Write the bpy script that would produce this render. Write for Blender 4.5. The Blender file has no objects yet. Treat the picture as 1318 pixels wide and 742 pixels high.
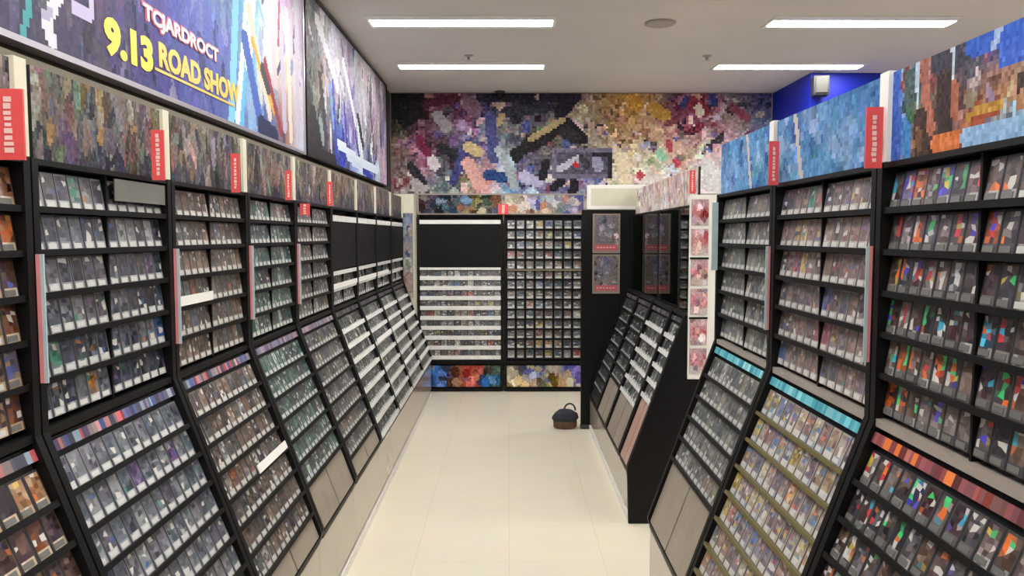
import bpy, math, random
from mathutils import Vector, Matrix

SC = bpy.context.scene
COL = SC.collection
R = math.radians
PI = math.pi

# ---------------------------------------------------------------- colour
def lin(c):
    out = []
    for v in c[:3]:
        v = max(0.0, min(255.0, v)) / 255.0
        out.append(v / 12.92 if v <= 0.04045 else ((v + 0.055) / 1.055) ** 2.4)
    return (out[0], out[1], out[2], 1.0)

def mixc(a, b, t):
    return tuple(a[i] * (1 - t) + b[i] * t for i in range(3))

# ---------------------------------------------------------------- materials
def new_mat(name):
    m = bpy.data.materials.new(name)
    m.use_nodes = True
    nt = m.node_tree
    b = nt.nodes['Principled BSDF']
    return m, nt, b

def plain(name, rgb, rough=0.5, metal=0.0, var=0.08, scale=14.0, coat=0.0, bump=0.0, spec=0.5):
    """a surface of one colour with a faint procedural unevenness"""
    m, nt, b = new_mat(name)
    tc = nt.nodes.new('ShaderNodeTexCoord')
    nz = nt.nodes.new('ShaderNodeTexNoise')
    nz.inputs['Scale'].default_value = scale
    nz.inputs['Detail'].default_value = 3.0
    nt.links.new(tc.outputs['Object'], nz.inputs['Vector'])
    rp = nt.nodes.new('ShaderNodeValToRGB')
    c = lin(rgb)
    rp.color_ramp.elements[0].position = 0.25
    rp.color_ramp.elements[1].position = 0.75
    rp.color_ramp.elements[0].color = (c[0] * (1 - var), c[1] * (1 - var), c[2] * (1 - var), 1)
    rp.color_ramp.elements[1].color = (min(1, c[0] * (1 + var)), min(1, c[1] * (1 + var)), min(1, c[2] * (1 + var)), 1)
    nt.links.new(nz.outputs['Fac'], rp.inputs['Fac'])
    nt.links.new(rp.outputs['Color'], b.inputs['Base Color'])
    b.inputs['Roughness'].default_value = rough
    b.inputs['Metallic'].default_value = metal
    b.inputs['Coat Weight'].default_value = coat
    b.inputs['Coat Roughness'].default_value = 0.12
    b.inputs['Specular IOR Level'].default_value = spec
    if bump:
        bp = nt.nodes.new('ShaderNodeBump')
        bp.inputs['Strength'].default_value = bump
        bp.inputs['Distance'].default_value = 0.002
        nt.links.new(nz.outputs['Fac'], bp.inputs['Height'])
        nt.links.new(bp.outputs['Normal'], b.inputs['Normal'])
    return m

def printed(name, rough=0.4, coat=0.0, spec=0.5):
    """printed matter: the ink colours are stored on the faces of the print"""
    m, nt, b = new_mat(name)
    at = nt.nodes.new('ShaderNodeAttribute')
    at.attribute_type = 'GEOMETRY'
    at.attribute_name = 'ink'
    nt.links.new(at.outputs['Color'], b.inputs['Base Color'])
    b.inputs['Roughness'].default_value = rough
    b.inputs['Coat Weight'].default_value = coat
    b.inputs['Coat Roughness'].default_value = 0.15
    b.inputs['Specular IOR Level'].default_value = spec
    return m

def lamp_mat(name, rgb, strength):
    m, nt, b = new_mat(name)
    b.inputs['Base Color'].default_value = (0.9, 0.9, 0.9, 1)
    b.inputs['Emission Color'].default_value = rgb
    b.inputs['Emission Strength'].default_value = strength
    return m

def clear_mat(name):
    """thin clear acrylic sheet: mostly transparent, mirrors at a grazing angle"""
    m = bpy.data.materials.new(name)
    m.use_nodes = True
    nt = m.node_tree
    nt.nodes.clear()
    o = nt.nodes.new('ShaderNodeOutputMaterial')
    t = nt.nodes.new('ShaderNodeBsdfTransparent')
    t.inputs['Color'].default_value = (0.82, 0.86, 0.86, 1)
    g = nt.nodes.new('ShaderNodeBsdfGlossy')
    g.inputs['Roughness'].default_value = 0.03
    f = nt.nodes.new('ShaderNodeFresnel')
    f.inputs['IOR'].default_value = 1.5
    mx = nt.nodes.new('ShaderNodeMixShader')
    nt.links.new(f.outputs['Fac'], mx.inputs['Fac'])
    nt.links.new(t.outputs['BSDF'], mx.inputs[1])
    nt.links.new(g.outputs['BSDF'], mx.inputs[2])
    nt.links.new(mx.outputs['Shader'], o.inputs['Surface'])
    return m

def floor_mat():
    m, nt, b = new_mat('vinyl_floor')
    tc = nt.nodes.new('ShaderNodeTexCoord')
    br = nt.nodes.new('ShaderNodeTexBrick')
    br.offset = 0.0
    br.inputs['Scale'].default_value = 1.0
    br.inputs['Brick Width'].default_value = 0.45
    br.inputs['Row Height'].default_value = 0.45
    br.inputs['Mortar Size'].default_value = 0.0018
    br.inputs['Color1'].default_value = lin((232, 223, 203))
    br.inputs['Color2'].default_value = lin((229, 220, 200))
    br.inputs['Mortar'].default_value = lin((214, 204, 184))
    nt.links.new(tc.outputs['Object'], br.inputs['Vector'])
    nz = nt.nodes.new('ShaderNodeTexNoise')
    nz.inputs['Scale'].default_value = 5.0
    nz.inputs['Detail'].default_value = 5.0
    nt.links.new(tc.outputs['Object'], nz.inputs['Vector'])
    mx = nt.nodes.new('ShaderNodeMix')
    mx.data_type = 'RGBA'
    mx.blend_type = 'MULTIPLY'
    mx.inputs[0].default_value = 0.10
    nt.links.new(br.outputs['Color'], mx.inputs[6])
    nt.links.new(nz.outputs['Color'], mx.inputs[7])
    nt.links.new(mx.outputs[2], b.inputs['Base Color'])
    b.inputs['Roughness'].default_value = 0.32
    return m

M = {}
M['black'] = plain('black_laminate', (7, 7, 9), 0.5, var=0.15, spec=0.25)
M['shelf'] = plain('black_shelf_steel', (10, 10, 12), 0.5, var=0.12, spec=0.25)
M['inner'] = plain('dark_backing', (14, 14, 17), 0.7, var=0.15)
M['white_rail'] = plain('white_price_rail', (232, 232, 230), 0.25, coat=0.4)
M['yellow_rail'] = plain('yellow_price_rail', (104, 94, 54), 0.4)
M['plinth'] = plain('greige_plinth', (170, 158, 144), 0.22, coat=0.5, var=0.05, scale=3)
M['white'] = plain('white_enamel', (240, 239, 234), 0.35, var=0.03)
M['cream'] = plain('cream_board', (214, 210, 190), 0.5, var=0.04)
M['beige_panel'] = plain('beige_backing_card', (150, 140, 126), 0.35, var=0.12, scale=9, coat=0.2)
M['pink_panel'] = plain('pink_backing_card', (186, 150, 136), 0.35, var=0.10, scale=9, coat=0.2)
M['greige'] = plain('greige_ledge', (160, 150, 142), 0.35, var=0.05, coat=0.2)
M['ceiling'] = plain('ceiling_board', (226, 221, 217), 0.9, var=0.03, scale=2)
M['wall'] = plain('painted_wall', (190, 184, 172), 0.8, var=0.03, scale=3)
M['blue'] = plain('bright_blue_paint', (12, 34, 170), 0.5, var=0.06, scale=3)
M['floor'] = floor_mat()
M['red'] = plain('red_sign_board', (228, 84, 86), 0.4, var=0.06)
M['red_print'] = plain('white_on_red_print', (238, 205, 200), 0.45, var=0.1)
M['pinkedge'] = plain('pink_board', (214, 138, 142), 0.4, var=0.08)
M['paleblue'] = plain('pale_blue_board', (176, 196, 204), 0.4, var=0.08)
M['teal'] = plain('teal_band', (74, 160, 176), 0.3, var=0.15, scale=20, coat=0.3)
M['print'] = printed('poster_print', 0.62, 0.0, 0.25)
M['matteprint'] = printed('matte_print', 0.7, 0.0, 0.3)
M['card'] = printed('sleeved_card_print', 0.32, 0.35)
M['sticker'] = plain('white_sticker', (204, 204, 200), 0.5, var=0.05)
M['grey'] = plain('grey_plastic', (110, 110, 106), 0.5)
M['spk'] = plain('speaker_cloth', (62, 62, 58), 0.7)
M['leftwall'] = plain('dark_taupe_wall', (74, 66, 60), 0.8, var=0.04, scale=3)
M['darkgrey'] = plain('dark_grey_plastic', (48, 48, 50), 0.5)
M['silver'] = plain('silver_trim', (190, 186, 196), 0.28, metal=0.6, var=0.04)
M['walltrim'] = plain('taupe_ledge', (112, 104, 88), 0.6, var=0.06)
M['lamp'] = lamp_mat('lit_diffuser', (1.0, 0.985, 0.95, 1), 38.0)
M['darkpane'] = plain('dark_glass', (14, 16, 18), 0.03, var=0.05, coat=1.0)
M['glass'] = clear_mat('clear_acrylic')
M['yellow'] = plain('yellow_ink', (250, 226, 64), 0.4, var=0.04)
M['ochre'] = plain('ochre_ink', (236, 190, 78), 0.4, var=0.05)
M['pinkink'] = plain('pale_pink_ink', (246, 222, 224), 0.4, var=0.05)
M['redink'] = plain('crimson_ink', (178, 74, 96), 0.4, var=0.05)
M['bag'] = plain('dark_bag_cloth', (42, 44, 56), 0.8, var=0.3, scale=30, bump=0.5)
M['bagbrown'] = plain('brown_bag_cloth', (96, 70, 50), 0.8, var=0.3, scale=30, bump=0.5)

# ---------------------------------------------------------------- mesh building
class MB:
    def __init__(s):
        s.v, s.f, s.c = [], [], []
    def quad(s, pts, ink=(0, 0, 0)):
        n = len(s.v)
        s.v += [tuple(p) for p in pts]
        s.f.append(tuple(range(n, n + len(pts))))
        s.c.append(ink)
    def box(s, x0, x1, y0, y1, z0, z1, ink=(0, 0, 0)):
        n = len(s.v)
        s.v += [(x0, y0, z0), (x1, y0, z0), (x1, y1, z0), (x0, y1, z0), (x0, y0, z1), (x1, y0, z1), (x1, y1, z1), (x0, y1, z1)]
        for q in ((0, 3, 2, 1), (4, 5, 6, 7), (0, 1, 5, 4), (1, 2, 6, 5), (2, 3, 7, 6), (3, 0, 4, 7)):
            s.f.append(tuple(n + i for i in q))
            s.c.append(ink)
    def prism_x(s, prof, x0, x1, ink=(0, 0, 0)):
        """prof: (y, z) outline, extruded along x"""
        n, k = len(s.v), len(prof)
        s.v += [(x0, y, z) for y, z in prof] + [(x1, y, z) for y, z in prof]
        s.f.append(tuple(n + i for i in range(k))[::-1]); s.c.append(ink)
        s.f.append(tuple(n + k + i for i in range(k))); s.c.append(ink)
        for i in range(k):
            j = (i + 1) % k
            s.f.append((n + i, n + j, n + k + j, n + k + i)); s.c.append(ink)
    def lathe(s, prof, seg=24, cx=0, cy=0, ink=(0, 0, 0)):
        n, k = len(s.v), len(prof)
        for a in range(seg):
            t = 2 * PI * a / seg
            s.v += [(cx + r * math.cos(t), cy + r * math.sin(t), z) for r, z in prof]
        for a in range(seg):
            b = (a + 1) % seg
            for i in range(k - 1):
                s.f.append((n + a * k + i, n + b * k + i, n + b * k + i + 1, n + a * k + i + 1)); s.c.append(ink)
        s.f.append(tuple(n + a * k for a in range(seg))[::-1]); s.c.append(ink)
        s.f.append(tuple(n + a * k + k - 1 for a in range(seg))); s.c.append(ink)
    def tube(s, x0, x1, y, z, r, seg=14, ink=(0, 0, 0)):
        n = len(s.v)
        for x in (x0, x1):
            s.v += [(x, y + r * math.cos(2 * PI * i / seg), z + r * math.sin(2 * PI * i / seg)) for i in range(seg)]
        for i in range(seg):
            j = (i + 1) % seg
            s.f.append((n + i, n + j, n + seg + j, n + seg + i)); s.c.append(ink)
        s.f.append(tuple(n + i for i in range(seg))[::-1]); s.c.append(ink)
        s.f.append(tuple(n + seg + i for i in range(seg))); s.c.append(ink)
    def add(s, other, mat):
        n = len(s.v)
        s.v += [tuple(mat @ Vector(p)) for p in other.v]
        s.f += [tuple(i + n for i in q) for q in other.f]
        s.c += other.c
    def mesh(s, name, m, ink=False):
        me = bpy.data.meshes.new(name)
        me.from_pydata(s.v, [], s.f)
        me.materials.append(m)
        if ink:
            a = me.attributes.new('ink', 'FLOAT_COLOR', 'FACE')
            flat = []
            for c in s.c:
                flat += lin(c)
            a.data.foreach_set('color', flat)
        me.update()
        return me
    def build(s, name, m, parent=None, ink=False):
        return link(name, s.mesh(name, m, ink), parent)

def link(name, data, parent=None):
    o = bpy.data.objects.new(name, data)
    COL.objects.link(o)
    o.parent = parent
    return o

def tag(o, label, cat, group=None):
    o['label'] = label
    o['category'] = cat
    if group:
        o['group'] = group
    return o

def thing(name, label, cat, loc, rz=0.0, group=None):
    o = link(name, None)
    o.location = loc
    o.rotation_euler = (0, 0, rz)
    return tag(o, label, cat, group)

def struct(o):
    o['kind'] = 'structure'
    return o

def bevel(o, w):
    b = o.modifiers.new('bevel', 'BEVEL')
    b.width = w
    b.segments = 2
    b.limit_method = 'ANGLE'
    return o

# ---------------------------------------------------------------- print painting (ink on posters)
def paint(W, H, coarse, seed, blobs=0, jit=26, streak=0.0, sizes=(1.0, 4.0), tones=None, amp=50, tp=0.2, disp=1.0):
    """An abstract print W x H cells. coarse: rows (top first) of colours laid over the sheet; then loose dabs of ink."""
    g = random.Random(seed)
    rows, cols = len(coarse), len(coarse[0])
    img = []
    for j in range(H):
        fy = (j + 0.5) / H * rows - 0.5
        y0 = max(0, min(rows - 1, int(math.floor(fy)))); y1 = min(rows - 1, y0 + 1); ty = max(0, min(1, fy - y0))
        line = []
        for i in range(W):
            fx = (i + 0.5) / W * cols - 0.5
            x0 = max(0, min(cols - 1, int(math.floor(fx)))); x1 = min(cols - 1, x0 + 1); tx = max(0, min(1, fx - x0))
            line.append(mixc(mixc(coarse[y0][x0], coarse[y0][x1], tx), mixc(coarse[y1][x0], coarse[y1][x1], tx), ty))
        img.append(line)
    for _ in range(blobs):
        cx, cy = g.uniform(0, W), g.uniform(0, H)
        a, b = g.uniform(*sizes), g.uniform(*sizes) * (1 + 2.5 * streak)
        th = g.gauss(0, 0.35) if streak else g.uniform(0, PI)
        base = img[int(max(0, min(H - 1, cy + g.gauss(0, H * 0.09 * disp))))][int(max(0, min(W - 1, cx + g.gauss(0, W * 0.022 * disp))))]
        if tones and g.random() < tp:
            c = mixc(base, g.choice(tones), g.uniform(0.4, 0.9))
        else:
            k = g.uniform(-amp, amp)
            c = tuple(base[q] + k + g.gauss(0, 6) for q in range(3))
        ct, st = math.cos(th), math.sin(th)
        r = max(a, b)
        for j in range(max(0, int(cy - r)), min(H, int(cy + r) + 1)):
            for i in range(max(0, int(cx - r)), min(W, int(cx + r) + 1)):
                dx, dy = i + 0.5 - cx, j + 0.5 - cy
                u, v = dx * ct + dy * st, -dx * st + dy * ct
                if (u / a) ** 2 + (v / b) ** 2 < 1:
                    img[j][i] = c
    out = []
    for row in img:
        ks = [g.gauss(0, jit * 0.4) for _ in row]
        out.append([tuple(max(0, min(255, c + k)) for c in px) for px, k in zip(row, ks)])
    return out

def stroke(img, pts, wid, c):
    H, W = len(img), len(img[0])
    for (xa, ya), (xb, yb) in zip(pts, pts[1:]):
        L = max(1e-6, math.hypot(xb - xa, yb - ya))
        for j in range(max(0, int(min(ya, yb) - wid)), min(H, int(max(ya, yb) + wid) + 1)):
            for i in range(max(0, int(min(xa, xb) - wid)), min(W, int(max(xa, xb) + wid) + 1)):
                px, py = i + 0.5 - xa, j + 0.5 - ya
                t = max(0, min(1, (px * (xb - xa) + py * (yb - ya)) / L / L))
                if math.hypot(px - t * (xb - xa), py - t * (yb - ya)) <= wid / 2:
                    img[j][i] = c

def rect(img, x0, x1, y0, y1, c):
    for j in range(max(0, y0), min(len(img), y1)):
        for i in range(max(0, x0), min(len(img[0]), x1)):
            img[j][i] = c

def sheet(img, w, h, t, edge=(40, 40, 44), k=1.0):
    """a printed board w x h x t standing on z=0, centred in x, print towards -y"""
    H, W = len(img), len(img[0])
    b = MB()
    vs = [(-w / 2 + w * i / W, -t / 2, h - h * j / H) for j in range(H + 1) for i in range(W + 1)]
    b.v = vs
    for j in range(H):
        for i in range(W):
            p = j * (W + 1) + i
            b.f.append((p, p + W + 1, p + W + 2, p + 1)); b.c.append(tuple(v * k for v in img[j][i]))
    A = [(-w / 2, -t / 2, 0), (w / 2, -t / 2, 0), (w / 2, -t / 2, h), (-w / 2, -t / 2, h)]
    B = [(x, t / 2, z) for x, _, z in A]
    b.quad([B[1], B[0], B[3], B[2]], edge)
    for i in range(4):
        j = (i + 1) % 4
        b.quad([A[j], A[i], B[i], B[j]], edge)
    return b

def frame_bars(w, h, t, wid, z0=0.0):
    b = MB()
    for x in (-w / 2, w / 2):
        b.box(x - wid / 2, x + wid / 2, -t / 2, t / 2, z0 - wid / 2, z0 + h + wid / 2)
    for z in (z0, z0 + h):
        b.box(-w / 2 + wid / 2, w / 2 - wid / 2, -t / 2, t / 2, z - wid / 2, z + wid / 2)
    return b

def letters(txt, w, h, depth, bold, m, parent, name='lettering'):
    """lettering fitted to w x h, lying in the local xz plane and facing -y, lower left corner at the origin"""
    cu = bpy.data.curves.new('type', 'FONT')
    cu.body = txt
    cu.extrude = 0.02
    cu.offset = bold
    cu.resolution_u = 3
    tmp = bpy.data.objects.new('type', cu)
    COL.objects.link(tmp)
    dg = bpy.context.evaluated_depsgraph_get()
    me = bpy.data.meshes.new_from_object(tmp.evaluated_get(dg))
    bpy.data.objects.remove(tmp)
    xs = [v.co.x for v in me.vertices]; ys = [v.co.y for v in me.vertices]; zs = [v.co.z for v in me.vertices]
    for v in me.vertices:
        x = (v.co.x - min(xs)) / (max(xs) - min(xs)) * w
        z = (v.co.y - min(ys)) / (max(ys) - min(ys)) * h
        y = -(v.co.z - min(zs)) / (max(zs) - min(zs)) * depth
        v.co = (x, y, z)
    me.materials.clear()
    me.materials.append(m)
    return link(name, me, parent)

# ---------------------------------------------------------------- camera
F = 1000.0
EYE = Vector((0, 0, 1.55))
cd = bpy.data.cameras.new('camera')
cd.sensor_width = 36
cd.lens = 36 * F / 1318
cam = bpy.data.objects.new('camera', cd)
COL.objects.link(cam)
cam.location = EYE
cam.rotation_euler = (R(90) - math.atan(68 / F), 0, -math.atan(4 / F))
SC.camera = cam

def project(p):
    q = cam.rotation_euler.to_matrix().transposed() @ (Vector(p) - EYE)
    if q.z > -0.05:
        return None
    return 659 + F * q.x / -q.z, 371 - F * q.y / -q.z, -q.z

# ---------------------------------------------------------------- room
YB, CZ, XL, XR = 7.95, 2.98, -1.20, 4.60
Y0 = -2.2
def slab(name, x0, x1, y0, y1, z0, z1, m):
    b = MB(); b.box(x0, x1, y0, y1, z0, z1)
    return struct(b.build(name, m))
slab('floor', XL, XR, Y0, YB, -0.1, 0, M['floor'])
slab('ceiling', XL, XR, Y0, YB, CZ, CZ + 0.1, M['ceiling'])
slab('wall_back', XL, XR, YB, YB + 0.1, 0, CZ, M['wall'])
slab('wall_left', XL - 0.1, XL, Y0, YB, 0, CZ, M['leftwall'])
slab('wall_right', XR, XR + 0.1, Y0, YB, 0, CZ, M['wall'])
slab('wall_rear', XL, XR, Y0 - 0.1, Y0, 0, CZ, M['wall'])
slab('pillar_blue', 2.66, 4.55, 6.95, YB - 0.02, 0, CZ - 0.002, M['blue'])
# corner pillar at the end of the poster wall
slab('pillar_corner', -1.195, -0.905, 7.42, 7.94, 0, 1.94, M['cream'])
slab('trim_1', XL + 0.002, -1.12, 0.6, 7.35, 1.935, 1.965, M['walltrim'])

# ---------------------------------------------------------------- cards
G_CARD = dict(
    grey=dict(border=[(74, 76, 82), (92, 94, 100), (54, 56, 62), (110, 112, 116)], art=[(70, 76, 90), (112, 116, 124), (58, 64, 88), (142, 146, 150), (84, 78, 88), (48, 50, 60)],
              text=[(140, 142, 146), (176, 178, 180), (118, 122, 128)], acc=[(196, 122, 52), (64, 100, 176), (40, 132, 100), (110, 72, 130)], p=0.07, name='grey'),
    umber=dict(border=[(66, 56, 54), (86, 70, 62), (48, 42, 44)], art=[(150, 96, 62), (104, 78, 66), (66, 54, 60), (170, 142, 112), (84, 62, 74)],
               text=[(176, 150, 120), (196, 176, 150)], acc=[(210, 110, 50), (210, 180, 90), (90, 100, 170)], p=0.16, name='brown'),
    taupe=dict(border=[(92, 84, 80), (112, 102, 96), (70, 64, 62)], art=[(120, 104, 96), (92, 82, 80), (140, 122, 108), (76, 72, 80), (104, 112, 116)],
               text=[(150, 140, 132), (180, 172, 164)], acc=[(170, 96, 62), (80, 100, 150), (220, 220, 216)], p=0.12, name='taupe'),
    sage=dict(border=[(74, 88, 86), (92, 106, 102), (58, 66, 68)], art=[(94, 118, 112), (72, 90, 92), (122, 140, 134), (84, 82, 92)],
              text=[(132, 152, 146), (166, 182, 176)], acc=[(220, 226, 222), (60, 120, 104), (110, 80, 90)], p=0.12, name='grey-green'),
    mono=dict(border=[(70, 72, 72), (96, 98, 98), (44, 46, 48)], art=[(60, 64, 64), (96, 102, 100), (128, 132, 128), (44, 48, 50)],
              text=[(150, 156, 152), (206, 210, 206)], acc=[(226, 228, 224), (120, 84, 66), (84, 104, 124)], p=0.2, name='grey'),
    pastel=dict(border=[(150, 138, 128), (176, 164, 150), (122, 122, 134), (164, 140, 130)], art=[(172, 146, 132), (126, 138, 166), (188, 168, 132), (112, 112, 128), (150, 120, 122), (196, 190, 180)],
                text=[(186, 176, 166), (206, 202, 196), (150, 160, 180)], acc=[(76, 122, 196), (212, 120, 84), (214, 186, 84), (176, 70, 76), (84, 150, 190)], p=0.22, cell=0.12, name='pale'),
    silver=dict(border=[(96, 98, 104), (116, 118, 122), (80, 84, 92)], art=[(104, 110, 118), (128, 132, 138), (90, 100, 112), (146, 148, 152), (100, 96, 108)],
                text=[(156, 158, 162), (184, 186, 188)], acc=[(64, 100, 176), (40, 132, 100), (110, 72, 130), (220, 220, 216)], p=0.06, name='silver-grey'),
    haze=dict(border=[(120, 122, 118), (138, 138, 134), (104, 108, 108)], art=[(112, 116, 116), (134, 134, 128), (100, 104, 112), (146, 140, 132), (88, 94, 100)],  # acrylic glare is put into the pale inks of haze and rose
              text=[(150, 150, 146), (174, 174, 170)], acc=[(190, 194, 196), (130, 140, 100), (150, 120, 110)], p=0.1, name='pale grey'),
    rose=dict(border=[(136, 122, 116), (154, 138, 130), (116, 108, 108)], art=[(140, 120, 114), (160, 140, 128), (118, 106, 112), (100, 100, 118), (150, 128, 128), (90, 88, 96)],
              text=[(160, 148, 142), (180, 172, 166)], acc=[(84, 110, 176), (60, 140, 130), (190, 70, 90), (210, 180, 110), (170, 90, 110)], p=0.16, cell=0.08, name='rosy-grey'),
    shade=dict(border=[(84, 84, 86), (104, 102, 102), (66, 66, 70)], art=[(92, 92, 98), (120, 116, 114), (78, 82, 96), (134, 124, 116)],
               text=[(136, 134, 130), (160, 158, 154)], acc=[(190, 194, 196), (120, 130, 90), (130, 100, 90)], p=0.1, name='grey'),
    foil=dict(border=[(52, 50, 54), (70, 66, 68), (40, 38, 42)], art=[(92, 76, 72), (64, 58, 66), (120, 96, 82), (56, 60, 72), (140, 128, 126), (84, 56, 62)],
              text=[(104, 98, 98), (134, 126, 122), (76, 72, 76)], acc=[(70, 226, 128), (246, 120, 50), (70, 226, 128), (246, 120, 50), (84, 74, 220), (70, 190, 226), (226, 206, 80), (214, 56, 66), (226, 226, 226)], p=0.14, cell=0.09, flash=0.45, name='dark'),
    dim=dict(border=[(46, 50, 54), (34, 36, 40)], art=[(52, 58, 62), (38, 42, 48), (70, 78, 80)], text=[(78, 84, 86), (96, 100, 100)], acc=[(130, 136, 136)], p=0.08, name='dark grey'),
    mixed=dict(border=[(84, 90, 96), (116, 116, 116), (62, 66, 76), (136, 130, 122)], art=[(84, 100, 116), (138, 120, 108), (72, 76, 90), (160, 160, 156), (96, 84, 90)],
               text=[(150, 150, 146), (188, 188, 182)], acc=[(80, 120, 180), (190, 100, 90), (206, 190, 110), (226, 226, 220)], p=0.2, name='mixed'))
HUES = {(60, 140, 130): 'teal', (190, 70, 90): 'crimson', (210, 180, 110): 'yellow', (170, 90, 110): 'pink', (84, 110, 176): 'blue', (190, 194, 196): 'white', (130, 140, 100): 'olive', (150, 120, 110): 'tan', (70, 226, 128): 'green', (246, 120, 50): 'orange', (84, 74, 220): 'violet', (70, 190, 226): 'sky-blue', (226, 206, 80): 'yellow', (214, 56, 66): 'red', (226, 226, 226): 'silvery',
        (196, 122, 52): 'orange', (64, 100, 176): 'blue', (40, 132, 100): 'green', (110, 72, 130): 'purple', (210, 110, 50): 'orange', (210, 180, 90): 'yellow', (90, 100, 170): 'blue',
        (76, 122, 196): 'blue', (212, 120, 84): 'orange', (214, 186, 84): 'yellow', (176, 70, 76): 'red', (84, 150, 190): 'sky-blue', (170, 96, 62): 'orange', (80, 100, 150): 'blue', (220, 220, 216): 'white'}
CW, CH, CT = 0.056, 0.080, 0.004

def card_mb(g, pal, w=CW, h=CH):
    """one sleeved card: bottom edge on z=0, face towards -y. Returns its shape and the word for its main colour."""
    p = G_CARD[pal]
    acc = g.choice(p['acc']) if g.random() < p['p'] else None
    border = g.choice(p['border']); a1, a2 = g.choice(p['art']), g.choice(p['art']); tx = g.choice(p['text'])
    if acc:
        a1 = acc
        if g.random() < 0.4:
            border = mixc(border, acc, 0.5)
    b = MB()
    t = CT
    xs = [-w / 2, -w / 2 + 0.004, -w / 6, w / 6, w / 2 - 0.004, w / 2]
    zs = [0, 0.019, h * 0.40, h * 0.55, h * 0.68, h * 0.82, h - 0.005, h]
    ai = g.choice((1, 2, 3)) if g.random() < p.get('flash', 0) else None
    ac = [g.choice(p['acc']), g.choice(p['acc'])]
    P = [[(xs[i] + (g.uniform(-0.005, 0.005) if i in (2, 3) else 0), -t, zs[j] + (g.uniform(-0.005, 0.005) if 2 <= j <= 5 else 0)) for i in range(6)] for j in range(8)]
    for j in range(7):
        for i in range(5):
            if i in (0, 4) or j == 6:
                c = border
            elif j == 0:
                c = tx if g.random() < 0.8 else mixc(tx, (225, 225, 220), 0.5)
            else:
                c = mixc(a1, a2, g.random())
                k = g.gauss(-14, 18)
                c = tuple(q + k for q in c)
                if ai == i and 2 <= j <= 5:
                    c = mixc(g.choice(ac), c, g.uniform(0, 0.4))
                elif g.random() < p.get('cell', 0.03):
                    c = mixc(g.choice(p['acc']), c, g.uniform(0, 0.6))
                elif g.random() < (0.10 if pal == 'foil' else 0.05):
                    c = (206, 202, 196)
            b.quad([P[j][i], P[j][i + 1], P[j + 1][i + 1], P[j + 1][i]], c)
    e = (96, 98, 100)
    A = [(-w / 2, -t, 0), (w / 2, -t, 0), (w / 2, -t, h), (-w / 2, -t, h)]
    B = [(x, 0, z) for x, _, z in A]
    b.quad([B[1], B[0], B[3], B[2]], e)
    for i in range(4):
        j = (i + 1) % 4
        b.quad([A[j], A[i], B[i], B[j]], e)
    return b, (HUES.get(acc) if acc else None) or p['name']

def sticker_mb():
    b = MB()
    b.box(-0.019, 0.012, -CT - 0.0012, -CT - 0.0001, 0.003, 0.015, (204, 204, 200))
    return b

CARDS = []      # (matrix, palette, rack phrase, column, row phrase)
ORD = 'first second third fourth fifth sixth seventh eighth ninth tenth eleventh twelfth thirteenth fourteenth'.split()

# ---------------------------------------------------------------- racks
ZP = 0.347
ZL, TOP = 1.13, 1.70            # ledge, top of the upright half
SLOPE = math.atan(0.273 / 0.74)
SN, CS = math.sin(SLOPE), math.cos(SLOPE)
PITCH_U, PITCH_L = 0.0935, 0.0935
MATS_RZ = {'poster': R(90), 'blue': R(-90)}
RACK_GROUP = {'poster': 'card racks in the run below the film posters', 'blue': 'card racks below the blue header prints', 'glass': 'card racks between the white banner and the black partition'}

def strip_mb(w, cols, seed, n=22):
    g = random.Random(seed)
    b = MB()
    x = -w / 2
    prof = [(-0.0275, 1.076), (-0.0225, 1.074), (-0.0135, 1.098), (-0.0185, 1.100)]
    while x < w / 2 - 0.004:
        x1 = min(w / 2, x + g.uniform(0.008, 0.028))
        c = g.choice(cols)
        k = g.gauss(0, 12)
        b.prism_x(prof, x, x1, tuple(q + k for q in c))
        x = x1
    return b

STRIPS = dict(
    multi=[(176, 84, 90), (84, 96, 146), (140, 156, 170), (92, 80, 108), (140, 126, 128), (64, 78, 128), (60, 60, 76), (84, 84, 96), (170, 116, 116)],
    mauve=[(120, 104, 112), (96, 96, 120), (140, 118, 122), (104, 100, 130)],
    teal=[(78, 160, 176), (66, 146, 164), (96, 176, 190), (128, 190, 200)],
    red=[(140, 70, 70), (124, 58, 66), (160, 84, 72), (220, 116, 50), (120, 82, 80), (146, 78, 84), (110, 60, 66)],
    dark=[(60, 62, 66), (46, 46, 50), (90, 84, 86)])

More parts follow.
